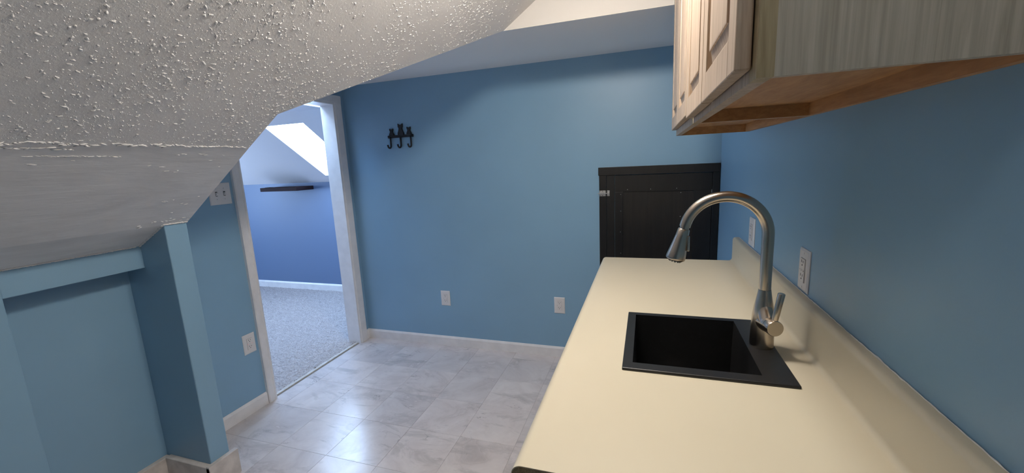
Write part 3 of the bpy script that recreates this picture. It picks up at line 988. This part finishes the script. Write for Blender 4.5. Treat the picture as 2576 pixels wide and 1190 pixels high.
# ------------------------------------------------------------------ outlets and switch
def outlet(origin, rot, label, pw=.079, ph=.122, led=False, group='wall outlets', tilt=0):
    """local: x right, z up, -y towards the room"""
    r = thing('wall_outlet', origin, label, 'outlet', group)
    def fin(name, bm, mat, parent=r):
        me = bpy.data.meshes.new(name); bmesh.ops.recalc_face_normals(bm, faces=bm.faces); bm.to_mesh(me); bm.free()
        me.materials.append(M[mat]); o = bpy.data.objects.new(name, me); C.objects.link(o); o.parent = parent; return o
    hw, hh = pw / 2, ph / 2
    bm = bmesh.new()
    def rg(i, y): return [bm.verts.new(p) for p in ((-hw + i, y, -hh + i), (hw - i, y, -hh + i), (hw - i, y, hh - i), (-hw + i, y, hh - i))]
    a, b_, c = rg(0, -.0003), rg(.0005, -.0028), rg(.006, -.0058)
    for u, v_ in ((a, b_), (b_, c)):
        for k in range(4): bm.faces.new((u[k], u[(k + 1) % 4], v_[(k + 1) % 4], v_[k]))
    bm.faces.new(c); bm.faces.new(list(reversed(a)))
    fin('plate', bm, 'plastic')
    bm = bmesh.new(); add_box(bm, -.0173, .0173, -.0061, -.0050, -.0340, .0340); fin('recess_shadow', bm, 'plasticgrey')
    bm = bmesh.new(); add_box(bm, -.0168, .0168, -.0085, -.0055, -.0335, .0335, .0012)
    rc = fin('receptacle', bm, 'plastic')
    for s in (-1, 1):
        zc_ = s * .0195 + .002
        for sx in (-.0062, .0062):
            bm = bmesh.new(); add_box(bm, sx - .0011, sx + .0011, -.0089, -.0083, zc_, zc_ + (.0078 if sx < 0 else .0066)); fin('slot', bm, 'dark', rc)
        bm = bmesh.new(); add_tube(bm, [(0, -.0083, zc_ - .0065), (0, -.0089, zc_ - .0065)], .0024, 12); fin('ground_hole', bm, 'dark', rc)
    for bx in (-.0065, .0065):
        bm = bmesh.new(); add_box(bm, bx - .0048, bx + .0048, -.0096, -.0083, -.0032, .0030, .0006); fin('test_button', bm, 'plastic', rc)
    bm = bmesh.new(); add_box(bm, .0125, .0145, -.0088, -.0083, -.0015, .0010); fin('indicator_lamp', bm, 'led' if led else 'dark', rc)
    bm = bmesh.new(); add_box(bm, -.0150, -.0130, -.0088, -.0083, -.0010, .0012); fin('indicator_lamp', bm, 'led' if led else 'dark', rc)
    for sz in (-.0480, .0480):
        bm = bmesh.new(); add_tube(bm, [(0, -.0055, sz), (0, -.0066, sz)], [.0032, .0026], 12); fin('screw', bm, 'plastic')
    r.rotation_euler = rot
    return r
outlet((-1.937, 0, .398), (0, 0, 0), 'white outlet low on the back wall, nearer the doorway')
outlet((-1.018, 0, .399), (0, 0, 0), 'white outlet low on the back wall, beside the countertop end')
outlet((XL, -1.084, .4275), (0, 0, math.pi / 2), 'white outlet low on the left wall beside the door casing', led=True)
outlet((0, -1.480, 1.0955), (0, 0, -math.pi / 2), 'white outlet on the right wall just above the backsplash behind the faucet handle', pw=.076, ph=.120)
outlet((0, -.866, 1.0975), (0, 0, -math.pi / 2), 'white outlet on the right wall near the far end of the backsplash', pw=.088, ph=.121)

def switch_plate():
    r = thing('light_switch', (XL, -1.1065, 1.336), 'white double light switch plate by the door casing under the slope', 'switch')
    def fin(name, bm, mat, parent=r):
        me = bpy.data.meshes.new(name); bmesh.ops.recalc_face_normals(bm, faces=bm.faces); bm.to_mesh(me); bm.free()
        me.materials.append(M[mat]); o = bpy.data.objects.new(name, me); C.objects.link(o); o.parent = parent; return o
    hw, hh = .0625, .0605
    bm = bmesh.new()
    def rg(i, y): return [bm.verts.new(p) for p in ((-hw + i, y, -hh + i), (hw - i, y, -hh + i), (hw - i, y, hh - i), (-hw + i, y, hh - i))]
    a, b_, c = rg(0, -.0003), rg(.0005, -.0030), rg(.005, -.0058)
    for u, v_ in ((a, b_), (b_, c)):
        for k in range(4): bm.faces.new((u[k], u[(k + 1) % 4], v_[(k + 1) % 4], v_[k]))
    bm.faces.new(c); bm.faces.new(list(reversed(a)))
    fin('plate', bm, 'plastic')
    for sx in (-.023, .023):
        bm = bmesh.new(); add_box(bm, sx - .0056, sx + .0056, -.0062, -.0052, -.0125, .0125); fin('switch_slot', bm, 'dark')
        bm = bmesh.new(); add_prism(bm, [(-.005, -.011), (-.0175, .002), (-.0165, .0068), (-.005, .0085)], 'x', sx - .0043, sx + .0043); fin('toggle', bm, 'plastic')
        for sz in (-.030, .030):
            bm = bmesh.new(); add_tube(bm, [(sx, -.0055, sz), (sx, -.0068, sz)], [.0034, .0028], 12); fin('screw', bm, 'steel')
    r.rotation_euler = (0, 0, math.pi / 2)
switch_plate()

# ------------------------------------------------------------------ ceiling lamp, just above the frame, and an added fill lamp
def ceiling_lamp(LX, LY, k, mat, label):
    lm = thing('ceiling_lamp', (LX, LY, ZC), label, 'lamp', 'ceiling lamps')
    bm = bmesh.new(); lathe(bm, LX, LY, [(.145 * k, ZC - .0005), (.15 * k, ZC - .012), (.145 * k, ZC - .022)])
    o = finish('lamp_base', bm, 'trimwhite', lm); smooth_angle(o)
    bm = bmesh.new()
    lathe(bm, LX, LY, [(.135 * k * math.cos(math.radians(a)), ZC - .022 - .085 * k * math.sin(math.radians(a))) for a in (0, 12, 25, 40, 55, 70, 82)], 36)
    o = finish('lamp_shade', bm, mat, lm); smooth_angle(o, 60)
ceiling_lamp(-.66, -1.62, 1.0, 'lamp', 'round white flush mount ceiling lamp beside the upper cabinets')
ceiling_lamp(-.24, -2.75, .65, 'fill_lamp', 'small round fill lamp added near the viewpoint, unseen')  # added out of view to brighten the near cabinet side
